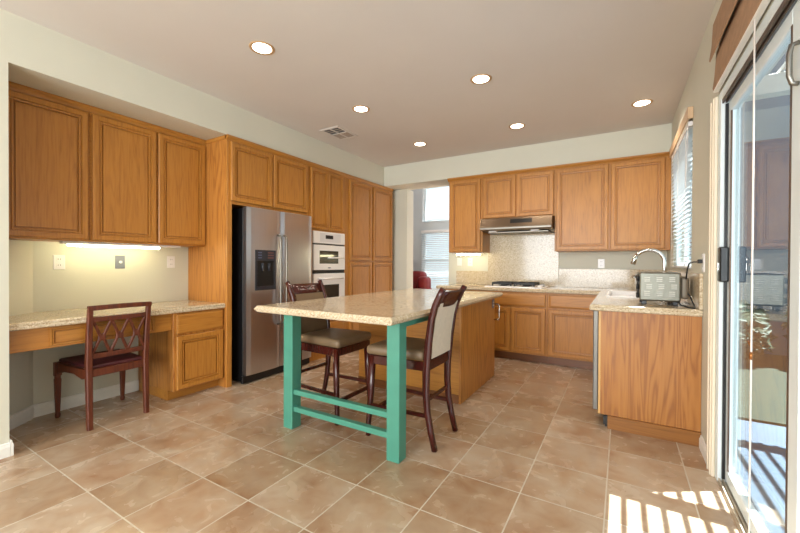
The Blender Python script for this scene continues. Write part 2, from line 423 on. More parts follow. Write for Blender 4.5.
# ------------------------------------------------------------------ windows
def window(name, x0, x1, y0, y1, z0, z1, axis, label, bars=(), w=0.05):
    mb = MB()
    if axis == 'y':       # window plane across y
        ym = (y0 + y1) / 2
        mb.box(x0, x1, y0, y1, z0, z0 + w, .004); mb.box(x0, x1, y0, y1, z1 - w, z1, .004)
        mb.box(x0, x0 + w, y0, y1, z0 + w, z1 - w, .004); mb.box(x1 - w, x1, y0, y1, z0 + w, z1 - w, .004)
        for zb in bars: mb.box(x0 + w, x1 - w, y0, y1, zb - .02, zb + .02, .003)
        o = struct(name, mb, VINYL, label, 'window')
        MB().box(x0 + w, x1 - w, ym - .003, ym + .003, z0 + w, z1 - w).build('pane', GLASS, o)
    else:
        xm = (x0 + x1) / 2
        mb.box(x0, x1, y0, y1, z0, z0 + w, .004); mb.box(x0, x1, y0, y1, z1 - w, z1, .004)
        mb.box(x0, x1, y0, y0 + w, z0 + w, z1 - w, .004); mb.box(x0, x1, y1 - w, y1, z0 + w, z1 - w, .004)
        for yb in bars: mb.box(x0, x1, yb - .02, yb + .02, z0 + w, z1 - w, .003)
        o = struct(name, mb, VINYL, label, 'window')
        MB().box(xm - .003, xm + .003, y0 + w, y1 - w, z0 + w, z1 - w).build('pane', GLASS, o)
    return o
window('window_1', 0.49, 0.53, WY0 + .001, WY1 - .001, WZ0 + .001, WZ1 - .001, 'x', 'kitchen window behind white blinds over the sink', bars=((WY0 + WY1) / 2,))
window('window_2', X0 + .001, X1 - .001, FY0 + .05, FY0 + .10, 2.161, 2.959, 'y', 'upper white-framed window in the far room')
window('window_3', X0 + .001, X1 - .001, FY0 + .05, FY0 + .10, 0.621, 1.929, 'y', 'lower white-framed window behind blinds in the far room', bars=(1.28,))

# kitchen blind: valance, slats, bottom rail, ladder cords
bl = thing('window_blind', 'white horizontal slat blind hanging over the sink window', 'blind', (0.445, 4.16, 1.17))
mb = MB()
mb.box(0.434, 0.442, 3.56, 4.78, 2.315, 2.405, .002); mb.box(0.442, 0.4685, 3.56, 3.568, 2.315, 2.405, .002); mb.box(0.442, 0.4685, 4.772, 4.78, 2.315, 2.405, .002)
mb.build('valance', plain('tan_valance', (205, 172, 136), 0.5), bl)
MB().box(0.444, 0.484, 3.615, 4.725, 2.275, 2.31, .004).build('head_rail', WHITE, bl)
mb = MB(); z = 2.26
while z > 1.215:
    a = R(-14); dx = .020 * math.cos(a); dz = .020 * math.sin(a); xc = .464
    mb.loft([[(xc - dx, y, z + dz), (xc, y, z + .0025), (xc + dx, y, z - dz), (xc + dx, y, z - dz - .0018), (xc, y, z + .0007), (xc - dx, y, z + dz - .0018)] for y in (3.615, 4.725)])
    z -= 0.038
mb.build('slats', BLINDM, bl)
MB().box(0.446, 0.482, 3.615, 4.725, 1.176, 1.194, .003).build('bottom_rail', WHITE, bl)
mb = MB()
for y in (3.72, 4.17, 4.62): mb.tube([(0.441, y, 1.18), (0.441, y, 2.30)], .0016, 6)
mb.build('ladder_cord', CORD, bl)
MB().tube([(0.445, 3.64, 2.28), (0.436, 3.64, 1.85), (0.436, 3.64, 1.80)], [.004, .004, .006], 8).build('tilt_wand', WHITE, bl)

bl = thing('window_blind', 'white horizontal slat blind in the room beyond the opening', 'blind', (-3.05, FY0 - .03, 0.62))
MB().box(X0 - .01, X1 + .01, FY0 - .06, FY0 - .005, 1.90, 1.955, .004).build('head_rail', WHITE, bl)
mb = MB(); z = 1.89
while z > 0.67:
    a = R(40); dy = .024 * math.cos(a); dz = .024 * math.sin(a); y = FY0 - .032
    mb.loft([[(x, y - dy, z - dz), (x, y, z + .002), (x, y + dy, z + dz), (x, y + dy, z + dz - .002), (x, y, z), (x, y - dy, z - dz - .002)] for x in (X0 - .005, X1 + .005)])
    z -= 0.042
mb.build('slats', BLINDM, bl)
MB().box(X0 - .005, X1 + .005, FY0 - .055, FY0 - .01, .625, .65, .003).build('bottom_rail', WHITE, bl)

# ------------------------------------------------------------------ sliding door
mb = MB()
mb.box(XR + .001, XO - .001, DY1 - .055, DY1 - .0005, 0, DZ1 - .0005, .003); mb.box(XR + .001, XO - .001, DY0 + .0005, DY0 + .055, 0, DZ1 - .0005, .003)
mb.box(XR + .001, XO - .001, DY0 + .055, DY1 - .055, DZ1 - .05, DZ1 - .0005, .003)
d1 = struct('door_1', mb, VINYL, 'sliding glass patio door in the right wall', 'door')
mb = MB(); mb.box(XR - .016, XR - .0005, DY1 + .0, DY1 + .115, 0, 2.15, .003); mb.box(XR - .022, XR - .016, DY1 + .02, DY1 + .03, 0, 2.15); mb.box(XR - .022, XR - .016, DY1 + .085, DY1 + .1, 0, 2.15)
mb.build('casing', plain('cream_casing_paint', (226, 212, 190), 0.45, var=.01), d1)
mb = MB()
for xx in (.475, .490, .538, .545): mb.box(xx, xx + .006, DY0 + .055, DY1 - .056, .012, .026)
mb.box(XR + .002, XO - .002, DY0 + .055, DY1 - .056, 0.0005, .012); mb.build('track', ALUL, d1)
mb = MB()
for xx in (.475, .490, .538, .545): mb.box(xx, xx + .007, DY0 + .055, DY1 - .056, DZ1 - .072, DZ1 - .05)
mb.build('head_track', ALU, d1)
LY0, LY1 = 1.70, 2.662
for nm, (x0, x1, y0, y1) in (('sliding_leaf', (.502, .538, LY0, LY1)), ('fixed_leaf', (.5395, .5545, DY0 + .058, LY0 + .08))):
    mb = MB(); st = .055; sr_ = .085
    mb.box(x0, x1, y1 - st, y1, .027, DZ1 - .075, .004); mb.box(x0, x1, y0, y0 + sr_, .027, DZ1 - .075, .004)
    mb.box(x0, x1, y0 + sr_, y1 - st, .027, .027 + .07, .004); mb.box(x0, x1, y0 + sr_, y1 - st, DZ1 - .075 - .06, DZ1 - .075, .004)
    lf = mb.build(nm, VINYL, d1)
    MB().box((x0 + x1) / 2 - .004, (x0 + x1) / 2 + .004, y0 + sr_, y1 - st, .097, DZ1 - .135).build('pane', GLASS, lf)
    mb = MB(); mb.box(x0 - .001, x0 + .006, y1 - st - .006, y1 - st + .002, .097, DZ1 - .135); mb.box(x0 - .001, x0 + .006, y0 + sr_ - .002, y0 + sr_ + .012, .097, DZ1 - .135)
    mb.build('gasket', ALU, lf)
    if nm == 'sliding_leaf':
        MB().box(x0 - .014, x0 - .0005, y1 - .012, y1 + .0025, .03, DZ1 - .08).build('weather_strip', BLACK, lf)
        mb = MB(); mb.box(.462, .500, LY1 - .055, LY1 + .003, 1.11, 1.30, .006); k = mb.build('lock_box', BLACK, lf)
        MB().box(.455, .462, LY1 - .034, LY1 - .022, 1.17, 1.215, .002).build('thumb_latch', CHROME, k)
mb = MB()
hk = [(.501, 1.725, 1.80), (.485, 1.725, 1.803), (.478, 1.725, 1.83), (.478, 1.725, 1.90), (.483, 1.725, 1.93), (.501, 1.725, 1.935)]
tag(mb.tube(hk, .008, 10).build('door_pull', STEELD), 'small dark metal pull high on the white door stile at the right edge', 'handle')

# roman shade over the door
sh = thing('roman_shade', 'brown woven roman shade drawn up above the sliding door', 'shade', (0.42, 1.7, 2.2))
MB().loft([[(x, y, z) for x, z in ((.444, 2.565), (.438, 2.44), (.428, 2.365), (.433, 2.355), (.446, 2.39), (.452, 2.42), (.4685, 2.565))] for y in (0.35, 2.735)]).build('valance_fold', SHADE, sh)
MB().loft([[(x, y, z) for x, z in ((.4525, 2.385), (.444, 2.25), (.437, 2.185), (.441, 2.172), (.462, 2.174), (.4685, 2.385))] for y in (0.35, 2.685)]).build('lower_fold', SHADE, sh)
MB().box(.439, .463, .36, 2.68, 2.158, 2.1715, .003).build('bottom_rail', TRIM, sh)
MB().tube([(.445, 1.96, 2.16), (.446, 1.962, 1.0), (.445, 1.96, .12)], .0032, 8).build('lift_cord', CORD, sh)
MB().tube([(.445, 1.96, .86), (.445, 1.96, .845), (.445, 1.96, .83)], [.004, .007, .005], 10).build('cord_knob', BRASS, sh)
MB().tube([(.445, 1.975, .885), (.445, 1.995, .895)], [.004, .006], 8).build('cord_clip', BRASS, sh)

# ------------------------------------------------------------------ outside
o = struct('ground_patio', MB().box(0.556, 9, -4, 16, -0.16, -0.04), CONC, 'grey concrete patio outside the sliding door', 'patio')
LAWN = plain('dark_green_lawn', (28, 42, 28), 0.9, var=.3, scale=30, bmp=.6, bscale=160)
struct('ground_lawn', MB().box(0.568, 9, 3.97, 6.99, -.0395, -.02), LAWN, 'dark green lawn beyond the patio', 'lawn')
EXT = plain('blue_grey_exterior_stucco', (104, 116, 130), 0.9, var=.06, bmp=.3, bscale=90)
mb = MB(); mb.box(0.575, 8, 7.0, 7.2, -.04, 4.6); mb.box(0.575, 8, 6.9, 7.3, 4.6, 4.75); struct('garden_wall', mb, EXT, 'tall blue-grey wall at the end of the patio', 'wall')
mb = MB(); mb.box(0.556, 0.566, DY1 + .02, WY0 - .05, -.04, 2.48); mb.box(0.556, 0.566, WY1 + .05, 6.99, -.04, 2.48); mb.box(0.556, 0.566, WY0 - .05, WY1 + .05, -.04, WZ0 - .05); mb.box(0.556, 0.566, WY0 - .05, WY1 + .05, WZ1 + .05, 2.48)
struct('wall_exterior', mb, EXT, 'blue-grey outside face of the house wall', 'wall')
pg = thing('patio_cover', 'pale slatted patio cover shading the sliding door outside', 'patio cover', (2.0, 1.5, -.04))
for k in range(34):
    x = 0.60 + k * 0.0835
    MB().box(x, x + .022, -0.6, 4.0, 2.645, 2.68, .002).build('slat', PERG, pg)
for y in (-0.4, 1.2, 2.757, 3.9): MB().box(0.575, 3.5, y - .055, y + .055, 2.50, 2.644, .004).build('rafter', PERG, pg)
for y in (-0.4, 3.9): MB().box(3.3, 3.42, y - .06, y + .06, -.039, 2.50, .004).build('post', PERG, pg)
def shrub(label, c, rx, ry, rz, n):
    t = thing('leafy_shrub', label, 'shrub', (c[0], c[1], c[2] - rz), 'shrubs along the garden wall')
    rng = random.Random(int(c[0] * 100)); mb = MB(); b = mb.bm
    for k in range(n):
        d = Vector((rng.gauss(0, 1), rng.gauss(0, 1), rng.gauss(0, 1))).normalized() * rng.uniform(.55, 1)
        p = Vector((c[0] + d.x * rx, c[1] + d.y * ry, c[2] + d.z * rz)); a = Vector((rng.gauss(0, 1), rng.gauss(0, 1), rng.gauss(0, .6))).normalized()
        q = a.orthogonal().normalized(); L = rng.uniform(.05, .1); Wd = L * .5
        b.faces.new([b.verts.new(x) for x in (p - a * L, p + q * Wd + a.cross(q) * Wd * .4, p + a * L, p - q * Wd + a.cross(q) * Wd * .4)])
    mb.build('foliage', LEAF, t)
    MB().tube([(c[0], c[1], c[2] - rz), (c[0], c[1], c[2] + rz * .3)], [.03, .015], 8).build('stem', BARK, t)
for i, (x, y, rx, rz, lb) in enumerate(((1.2, 6.3, .42, .40, 'small leafy green shrub nearest the house at the end of the lawn'), (2.26, 6.3, .53, .5, 'rounded leafy green shrub in the middle at the end of the lawn'), (3.52, 6.3, .6, .46, 'wide leafy green shrub farthest from the house at the end of the lawn'))):
    shrub(lb, (x, y, rz - .02), rx, .45, rz, 900)

# ------------------------------------------------------------------ tall cabinets on the left
def crown(y0, y1, parent, x=XL, back=-3.6, ends=True):
    mb = MB()
    pr = [(x - .02, 2.382), (x + .002, 2.382), (x + .006, 2.392), (x + .018, 2.406), (x + .024, 2.412), (x + .024, 2.4285), (x - .02, 2.4285)]
    mb.loft([[(a, y, z) for a, z in pr] for y in (y0, y1)])
    return mb.build('crown_molding', OAKY, parent)
G = 0.0015; XU0 = -3.575
# refrigerator surround
t = thing('refrigerator_cabinet', 'oak cabinet boxing in the refrigerator with two doors above it', 'cabinet', (-3.57, 2.77, 0))
MB().box(XA + G, XL - .02, 2.235, 2.252, 0, 2.4285).build('side_panel', OAKP, t)
MB().box(XU0, XL, 2.226, 2.2345, 2.392, 2.428, .002).build('side_molding', OAKX, t)
mb = MB(); mb.box(XL - .02, XL, 2.235, 2.288, 0, 2.382, .002); mb.box(XL - .02, XL, 3.285, 3.328, 0, 2.382, .002); mb.box(XL - .02, XL, 2.288, 3.285, 1.775, 1.82, .001); mb.box(XL - .02, XL, 2.288, 3.285, 2.36, 2.382); mb.box(XL - .02, XL, 2.75, 2.79, 1.82, 2.36)
mb.build('face_frame', OAKZ, t)
mb = MB(); mb.box(XA + G, XL - .0205, 2.253, 3.328, 1.775, 2.382); mb.box(XA + G, XL - .0205, 3.308, 3.328, 0, 1.774); mb.build('body', OAKY, t)
for y0, y1 in ((2.268, 2.760), (2.777, 3.285)): MB().door((XL + .001, y0, 1.803), w=y1 - y0, h=2.369 - 1.803, **FX).build('door', OAKZ, t)
crown(2.226, 3.3285, t)
# oven cabinet
t = thing('oven_cabinet', 'tall narrow oak cabinet around the white double oven', 'cabinet', (-3.57, 3.7, 0))
mb = MB(); mb.box(XA + G, XL, 3.3295, 3.384, 0.0, 2.382); mb.box(XA + G, XL, 3.990, 4.079, 0, 2.382); mb.box(XA + G, XL, 3.384, 3.99, 1.605, 2.382); mb.box(XA + G, XL, 3.384, 3.99, .0, .46)
mb.build('body', OAKZ, t)
for y0, y1 in ((3.345, 3.652), (3.658, 3.965)): MB().door((XL + .001, y0, 1.630), w=y1 - y0, h=2.369 - 1.63, fr=.048, **FX).build('door', OAKZ, t)
MB().drawer((XL + .001, 3.35, .13), w=.62, h=.3, **FX).build('drawer', OAKY, t)
crown(3.3292, 4.0795, t)
# pantry
t = thing('pantry_cabinet', 'tall four-door oak pantry cabinet next to the white oven', 'cabinet', (-3.57, 4.65, 0))
mb = MB(); mb.box(XA + G, XL, 4.0805, 5.235, .1, 2.382, .002); mb.box(XA + G, XL - .06, 4.0805, 5.235, 0, .1); mb.build('body', OAKZ, t)
for y0, y1 in ((4.10, 4.632), (4.672, 5.215)):
    MB().door((XL + .001, y0, 1.245), w=y1 - y0, h=2.369 - 1.245, **FX).build('door', OAKZ, t)
    MB().door((XL + .001, y0, .125), w=y1 - y0, h=1.222 - .125, **FX).build('door', OAKZ, t)
crown(4.080, 5.24, t)

# refrigerator
t = thing('refrigerator', 'stainless side-by-side refrigerator with black sides and water dispenser', 'refrigerator', (-3.5, 2.82, 0))
MB().box(-3.86, -3.213, 2.382, 3.278, .02, 1.745, .004).build('body', BLACK, t)
MB().box(-3.212, -3.178, 2.356, 3.274, .012, .085, .004).build('toe_grille', BLACK, t)
def fdoor(y0, y1, name):
    mb = MB(); n = 9; rg = []
    for z in (.088, .094, 1.752, 1.758):
        e = .003 if z in (.088, 1.758) else 0
        ring = [(-3.212, y0 + .001, z), ]
        for i in range(n + 1):
            f = i / n; y = y0 + e + (y1 - y0 - 2 * e) * f; ed = min(f, 1 - f) * (y1 - y0)
            b = .012 - .004 * (2 * f - 1) ** 2 + (-.008 * (1 - ed / .008) ** 2 if ed < .008 else 0)
            ring.append((-3.160 + b - e, y, z))
        ring.append((-3.212, y1 - .001, z)); rg.append(ring)
    return mb.loft(rg, smooth=False).build(name, STEEL, t)
for nm, y0, y1 in (('freezer_door', 2.382, 2.800), ('refrigerator_door', 2.806, 3.278)):
    fd = fdoor(y0, y1, nm)
    yh = 2.765 if nm == 'freezer_door' else 2.842
    MB().tube([(-3.150, yh, 1.50), (-3.113, yh, 1.49), (-3.100, yh, 1.45), (-3.100, yh, 1.0), (-3.100, yh, .60), (-3.113, yh, .56), (-3.150, yh, .55)], .0105, 12).build('handle', STEELD, fd)
    if nm == 'freezer_door':
        dp = MB(); x = -3.1475
        dp.box(x - .005, x + .003, 2.475, 2.735, 1.225, 1.335, .002); dp.box(x - .005, x + .003, 2.475, 2.50, .925, 1.225, .001); dp.box(x - .005, x + .003, 2.71, 2.735, .925, 1.225, .001)
        dp.box(x - .005, x + .006, 2.475, 2.735, .925, .965, .002)
        dp.build('dispenser_panel', DARKG, fd)
        mb = MB(); mb.box(x - .004, x + .001, 2.50, 2.71, .965, 1.225); mb.build('dispenser_recess', BLACK, fd)
        for py in (2.565, 2.645): MB().tube([(x + .004, py, 1.2), (x + .006, py, 1.12)], [.014, .011], 10).build('dispenser_paddle', DARKG, fd)
        RB = plain('reddish_buttons', (110, 74, 70), .4); BB = plain('bluish_buttons', (84, 92, 120), .4)
        for k in range(2):
            for j in range(3): MB().box(x + .003, x + .0045, 2.51 + k * .12, 2.555 + k * .15, 1.25 + j * .026, 1.262 + j * .026).build('button', RB if k else BB, fd)

# double oven
t = thing('double_oven', 'white built-in double oven in the tall oak cabinet', 'oven', (-3.5, 3.69, .46))
X = XL + .002
mb = MB(); mb.box(-3.75, XL, 3.39, 3.984, .465, 1.60); mb.build('body', WHITE, t)
mb = MB(); mb.box(XL, XL + .022, 3.386, 3.988, 1.453, 1.603, .003); cp = mb.build('control_panel', WHITE, t)
MB().box(XL + .022, XL + .0235, 3.50, 3.90, 1.475, 1.585, .0006).build('trim_panel', plain('pale_grey_panel', (214, 210, 210), .3), cp)
MB().box(XL + .0236, XL + .0245, 3.60, 3.745, 1.515, 1.562).build('display', BLACK, cp)
MB().box(XL + .0005, XL + .012, 3.39, 3.984, 1.434, 1.4525).build('vent_gap', BLACK, t)
od = MB().box(XL, XL + .026, 3.388, 3.986, 1.118, 1.433, .004).build('oven_door', WHITE, t)
MB().box(XL + .026, XL + .0275, 3.487, 3.845, 1.198, 1.362, .0005).build('door_window', OVENG, od)
mb = MB(); mb.tube([(XL + .027, 3.64, 1.268), (XL + .055, 3.65, 1.272), (XL + .06, 3.74, 1.275), (XL + .055, 3.925, 1.275), (XL + .027, 3.935, 1.275)], .0105, 10); mb.build('handle', WHITE, od)
MB().ball((XL + .0265, 3.67, 1.145), .001, .03, .008, 16, 8).build('badge', GREYP, od)
MB().box(XL + .0005, XL + .012, 3.39, 3.984, 1.075, 1.117).build('vent_gap', BLACK, t)
od = MB().box(XL, XL + .026, 3.388, 3.986, .47, 1.074, .004).build('oven_door', WHITE, t)
MB().box(XL + .026, XL + .0275, 3.52, 3.862, .62, .93, .0005).build('door_window', OVENG, od)
MB().tube([(XL + .027, 3.46, 1.01), (XL + .06, 3.465, 1.01), (XL + .065, 3.69, 1.01), (XL + .06, 3.91, 1.01), (XL + .027, 3.915, 1.01)], .0105, 10).build('handle', WHITE, od)

# ------------------------------------------------------------------ desk alcove
XU = -3.60
def ucab(name, label, y0, y1, doors, lab_x=0):
    t = thing(name, label, 'cabinet', ((XA + XU) / 2, (y0 + y1) / 2, 1.365), 'desk wall cabinets')
    MB().box(XA + G, XU, y0, y1, 1.365, 2.382, .002).build('body', OAKY, t)
    for a, b in doors: MB().door((XU + .001, a, 1.378), w=b - a, h=2.369 - 1.378, **FX).build('door', OAKZ, t)
    mb = MB(); pr = [(XU - .02, 2.382), (XU + .002, 2.382), (XU + .006, 2.392), (XU + .016, 2.406), (XU + .022, 2.412), (XU + .022, 2.4285), (XU - .02, 2.4285)]
    mb.loft([[(a, y, z) for a, z in pr] for y in (y0, y1)]).build('crown_molding', OAKY, t)
    return t
ucab('wall_cabinet', 'single-door oak wall cabinet at the far left above the desk', .756, 1.2835, ((.792, 1.270),))
ucab('wall_cabinet', 'two-door oak wall cabinet above the desk, beside the refrigerator panel', 1.2850, 2.2335, ((1.298, 1.765), (1.785, 2.226)))
del_light = thing('under_cabinet_light', 'long lit fluorescent fixture under the desk wall cabinets', 'light', (-3.7, 1.58, 1.33))
MB().box(-3.735, -3.665, 1.14, 2.03, 1.345, 1.3635, .003).build('housing', WHITE, del_light)
MB().tube([(-3.70, 1.18, 1.335), (-3.70, 1.85, 1.335)], .0085, 10).build('tube', TUBE, del_light)
tag(MB().slab([(XA + G, 1.04), (XA + G, 2.2335), (-3.27, 2.2335), (-3.27, .755), (-3.655, .755)][::-1], [(.012, .767), (.002, .772), (0, .780), (0, .788), (.004, .792), (.002, .797), (0, .803), (.003, .811), (.012, .815)]).build('desk_countertop', GRAN),
    'speckled granite desk top in the left alcove', 'countertop')
t = thing('desk_apron', 'oak apron with one shallow drawer under the granite desk top', 'desk drawer', (-3.31, 1.26, .62))
MB().box(-3.347, -3.324, .756, 1.762, .618, .766, .002).build('rail', OAKY, t)
MB().door((-3.3235, .965, .628), w=.66, h=.125, t=.018, fr=.03, **FX).build('drawer', OAKY, t)
t = thing('desk_base_cabinet', 'oak base cabinet with drawer and door under the desk, left of the refrigerator', 'cabinet', (-3.6, 1.98, 0))
mb = MB(); mb.box(XA + G, -3.302, 1.7635, 2.2335, .085, .766, .002); mb.build('body', OAKP, t)
MB().box(XA + G, -3.385, 1.7635, 2.2335, 0, .0845).build('toe_kick', OAKY, t)
MB().drawer((-3.3015, 1.785, .583), w=.435, h=.17, **FX).build('drawer', OAKY, t)
MB().door((-3.3015, 1.785, .098), w=.435, h=.465, **FX).build('door', OAKZ, t)

def outlet(name, label, c, axis, mat, kind='duplex', cat='outlet', group=None):
    """wall plate; axis x faces +x, y faces -y, X faces -x"""
    t = thing(name, label, cat, c, group)
    ax = {'x': ((0, 1, 0), (1, 0, 0)), 'y': ((1, 0, 0), (0, -1, 0)), 'X': ((0, -1, 0), (-1, 0, 0))}[axis]
    u, n = Vector(ax[0]), Vector(ax[1]); c = Vector(c)
    w, h = .076, .118
    MB().rings(c - u * w / 2 - Vector((0, 0, h / 2)) + n * .0006, u, (0, 0, 1), n, w, h, [(0, 0), (0, .003), (.004, .006)]).build('cover_plate', mat, t)
    if kind == 'duplex':
        for s in (-1, 1):
            q = c + n * .006 + Vector((0, 0, s * .024))
            f = MB().rings(q - u * .017 - Vector((0, 0, .015)), u, (0, 0, 1), n, .034, .03, [(0, 0), (.001, .0015)]).build('receptacle', mat, t)
            mb = MB()
            for k in (-1, 1): mb.rings(q + u * (k * .007 - .0015) - Vector((0, 0, .003)) + n * .0015, u, (0, 0, 1), n, .003, .01, [(0, 0), (.0004, .0006)])
            mb.build('slot', BLACK, f)
    elif kind == 'switch':
        MB().rings(c + n * .006 - u * .017 - Vector((0, 0, .033)), u, (0, 0, 1), n, .034, .066, [(0, 0), (.002, .004)]).build('rocker', mat, t)
    else:
        a = c + n * .006
        MB().tube([a, a + n * .012], .012, 12).build('jack', WHITE, t)
    return t
outlet('wall_outlet', 'white duplex outlet at the left on the wall over the desk', (XA, 1.19, 1.20), 'x', WHITE)
outlet('jack_plate', 'grey jack plate in the middle of the wall over the desk', (XA, 1.616, 1.205), 'x', GREYP, 'jack', 'wall plate')
outlet('wall_outlet', 'white duplex outlet over the desk, nearest the refrigerator panel', (XA, 2.06, 1.208), 'x', WHITE)

# ------------------------------------------------------------------ range wall
YU = 4.98
def bcab(label, x0, x1, z0, doors, loc):
    t = thing('wall_cabinet', label, 'cabinet', loc, 'range wall cabinets')
    MB().box(x0, x1, YU, YB - G, z0, 2.382, .002).build('body', OAKZ, t)
    for a, b in doors: MB().door((a, YU - .001, z0 + .014), w=b - a, h=2.369 - z0 - .014, **FY).build('door', OAKZ, t)
    pr = [(YU + .02, 2.382), (YU - .002, 2.382), (YU - .006, 2.392), (YU - .018, 2.406), (YU - .024, 2.412), (YU - .024, 2.4285), (YU + .02, 2.4285)]
    mb = MB(); mb.loft([[(x, a, z) for a, z in pr] for x in (x0 - (.02 if x0 < -2 else 0), x1)])
    mb.build('crown_molding', OAKX, t)
    return t
bcab('narrow one-door oak wall cabinet left of the range hood', -2.125, -1.6285, 1.365, ((-2.095, -1.655),), (-1.88, 5.15, 1.365))
bcab('short two-door oak wall cabinet directly over the range hood', -1.627, -.7085, 1.81, ((-1.615, -1.182), (-1.166, -.722)), (-1.17, 5.15, 1.81))
bcab('large two-door oak wall cabinet right of the range hood', -.707, .4685, 1.365, ((-.685, -.125), (-.098, .415)), (-.12, 5.15, 1.365))
mb = MB(); mb.box(-2.09, -1.66, 5.05, 5.13, 1.345, 1.3635, .003)
t = thing('under_cabinet_light', 'short lit fixture under the narrow cabinet left of the hood', 'light', (-1.88, 5.09, 1.33)); mb.build('housing', WHITE, t)
MB().tube([(-2.05, 5.09, 1.336), (-1.70, 5.09, 1.336)], .008, 10).build('tube', TUBE, t)
# hood
t = thing('range_hood', 'stainless under-cabinet range hood over the cooktop', 'range hood', (-1.17, 5.05, 1.62))
mb = MB(); mb.loft([[(x, y, z) for y, z in ((YB - G, 1.8085), (4.885, 1.8085), (4.855, 1.800), (4.815, 1.685), (4.82, 1.662), (4.90, 1.645), (YB - G, 1.625))] for x in (-1.615, -.718)])
HOODM = steel('steel_with_painted_reflection', (132, 114, 96), .32)  # brown reflection of wood and floor put into the hood's steel colour
mb.build('body', HOODM, t)
MB().loft([[(x, y - .0015, z) for y, z in ((4.8485, 1.780), (4.8305, 1.728), (4.8335, 1.728), (4.8515, 1.780))] for x in (-1.22, -.95)]).build('control_strip', BLACK, t)
for x in (-1.47, -.93): MB().box(x - .05, x + .05, 4.90, 4.96, 1.628, 1.642, .004).build('lamp_lens', WHITE, t)
MB().box(-1.55, -.78, 4.98, 5.25, 1.618, 1.634, .003).build('grease_filter', STEELD, t)
MB().box(-1.612, -.721, 4.811, 4.8205, 1.655, 1.68, .003).build('front_lip', STEELD, t)

YC = 4.72; ZC = .86
def base_cab(label, x0, x1, fronts, loc):
    t = thing('base_cabinet', label, 'cabinet', loc, 'range wall base cabinets')
    MB().box(x0, x1, YC, YB - G, .10, ZC - .001, .002).build('body', OAKZ, t)
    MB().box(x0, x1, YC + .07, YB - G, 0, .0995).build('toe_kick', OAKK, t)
    for kind, a, b, z0, z1 in fronts:
        if kind == 'door': MB().door((a, YC - .001, z0), w=b - a, h=z1 - z0, **FY).build('door', OAKZ, t)
        else: MB().drawer((a, YC - .001, z0), w=b - a, h=z1 - z0, **FY).build('drawer', OAKX, t)
base_cab('oak base cabinet at the left end of the range wall, mostly behind the island', -2.14, -1.6155, (('drawer', -2.12, -1.63, .69, .84), ('door', -2.12, -1.63, .125, .665)), (-1.88, 5.02, 0))
base_cab('wide two-door oak base cabinet below the cooktop', -1.614, -.7435, (('drawer', -1.60, -.765, .69, .84), ('door', -1.60, -1.178, .125, .665), ('door', -1.160, -.765, .125, .665)), (-1.18, 5.02, 0))
base_cab('oak base cabinet with wide drawer and door right of the cooktop cabinet', -.742, -.1475, (('drawer', -.722, -.17, .69, .84), ('door', -.722, -.17, .125, .665)), (-.44, 5.02, 0))
# sink run along the right wall
t = thing('sink_base_cabinet', 'oak sink cabinet run whose broad plywood end panel faces the room', 'cabinet', (.16, 3.9, 0))
mb = MB(); mb.box(-.12, XR - G, 3.135, 3.153, .095, ZC - .001, .001); mb.build('end_panel', wood('end_panel_oak_plywood', 'z', lin((138, 82, 34)), lin((166, 106, 48)), lin((178, 120, 58)), pattern=0.7), t)
MB().box(-.135, -.12, 3.133, 3.153, .095, ZC - .001, .001).build('edge_strip', wood('pale_oak_edge', 'z', lin((190, 140, 80)), lin((206, 160, 98)), lin((214, 170, 110))), t)
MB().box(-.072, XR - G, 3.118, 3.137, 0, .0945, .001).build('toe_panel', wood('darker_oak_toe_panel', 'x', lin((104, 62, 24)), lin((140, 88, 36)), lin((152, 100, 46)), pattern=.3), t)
MB().box(-.145, XR - G, 3.77, YB - G, .10, ZC - .001 - .2).build('body', OAKZ, t)
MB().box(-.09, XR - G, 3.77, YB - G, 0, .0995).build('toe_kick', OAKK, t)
for y0, y1 in ((3.80, 4.22), (4.24, 4.66)):
    MB().door((-.146, y1, .125), (0, -1, 0), (0, 0, 1), (-1, 0, 0), y1 - y0, .54).build('door', OAKZ, t)
MB().drawer((-.146, 4.66, .69), (0, -1, 0), (0, 0, 1), (-1, 0, 0), .86, .15).build('drawer', OAKY, t)
MB().box(-.145, -.127, 3.77, 4.71, .66, ZC - .001).build('front_rail', OAKY, t)
t = thing('dishwasher', 'stainless dishwasher edge beside the plywood end panel of the sink run', 'dishwasher', (.1, 3.46, 0))
MB().box(-.115, .44, 3.16, 3.765, .10, ZC - .002).build('body', DARKG, t)
MB().box(-.172, -.136, 3.157, 3.765, .11, ZC - .002, .006).build('door_panel', plain('grey_appliance_edge', (120, 116, 110), .4, .5), t)
mb = MB(); mb.box(-.09, .40, 3.16, 3.765, 0.0, .0995); mb.box(-.1, -.075, 3.14, 3.158, 0.02, .08); mb.build('toe_plate', BLACK, t)

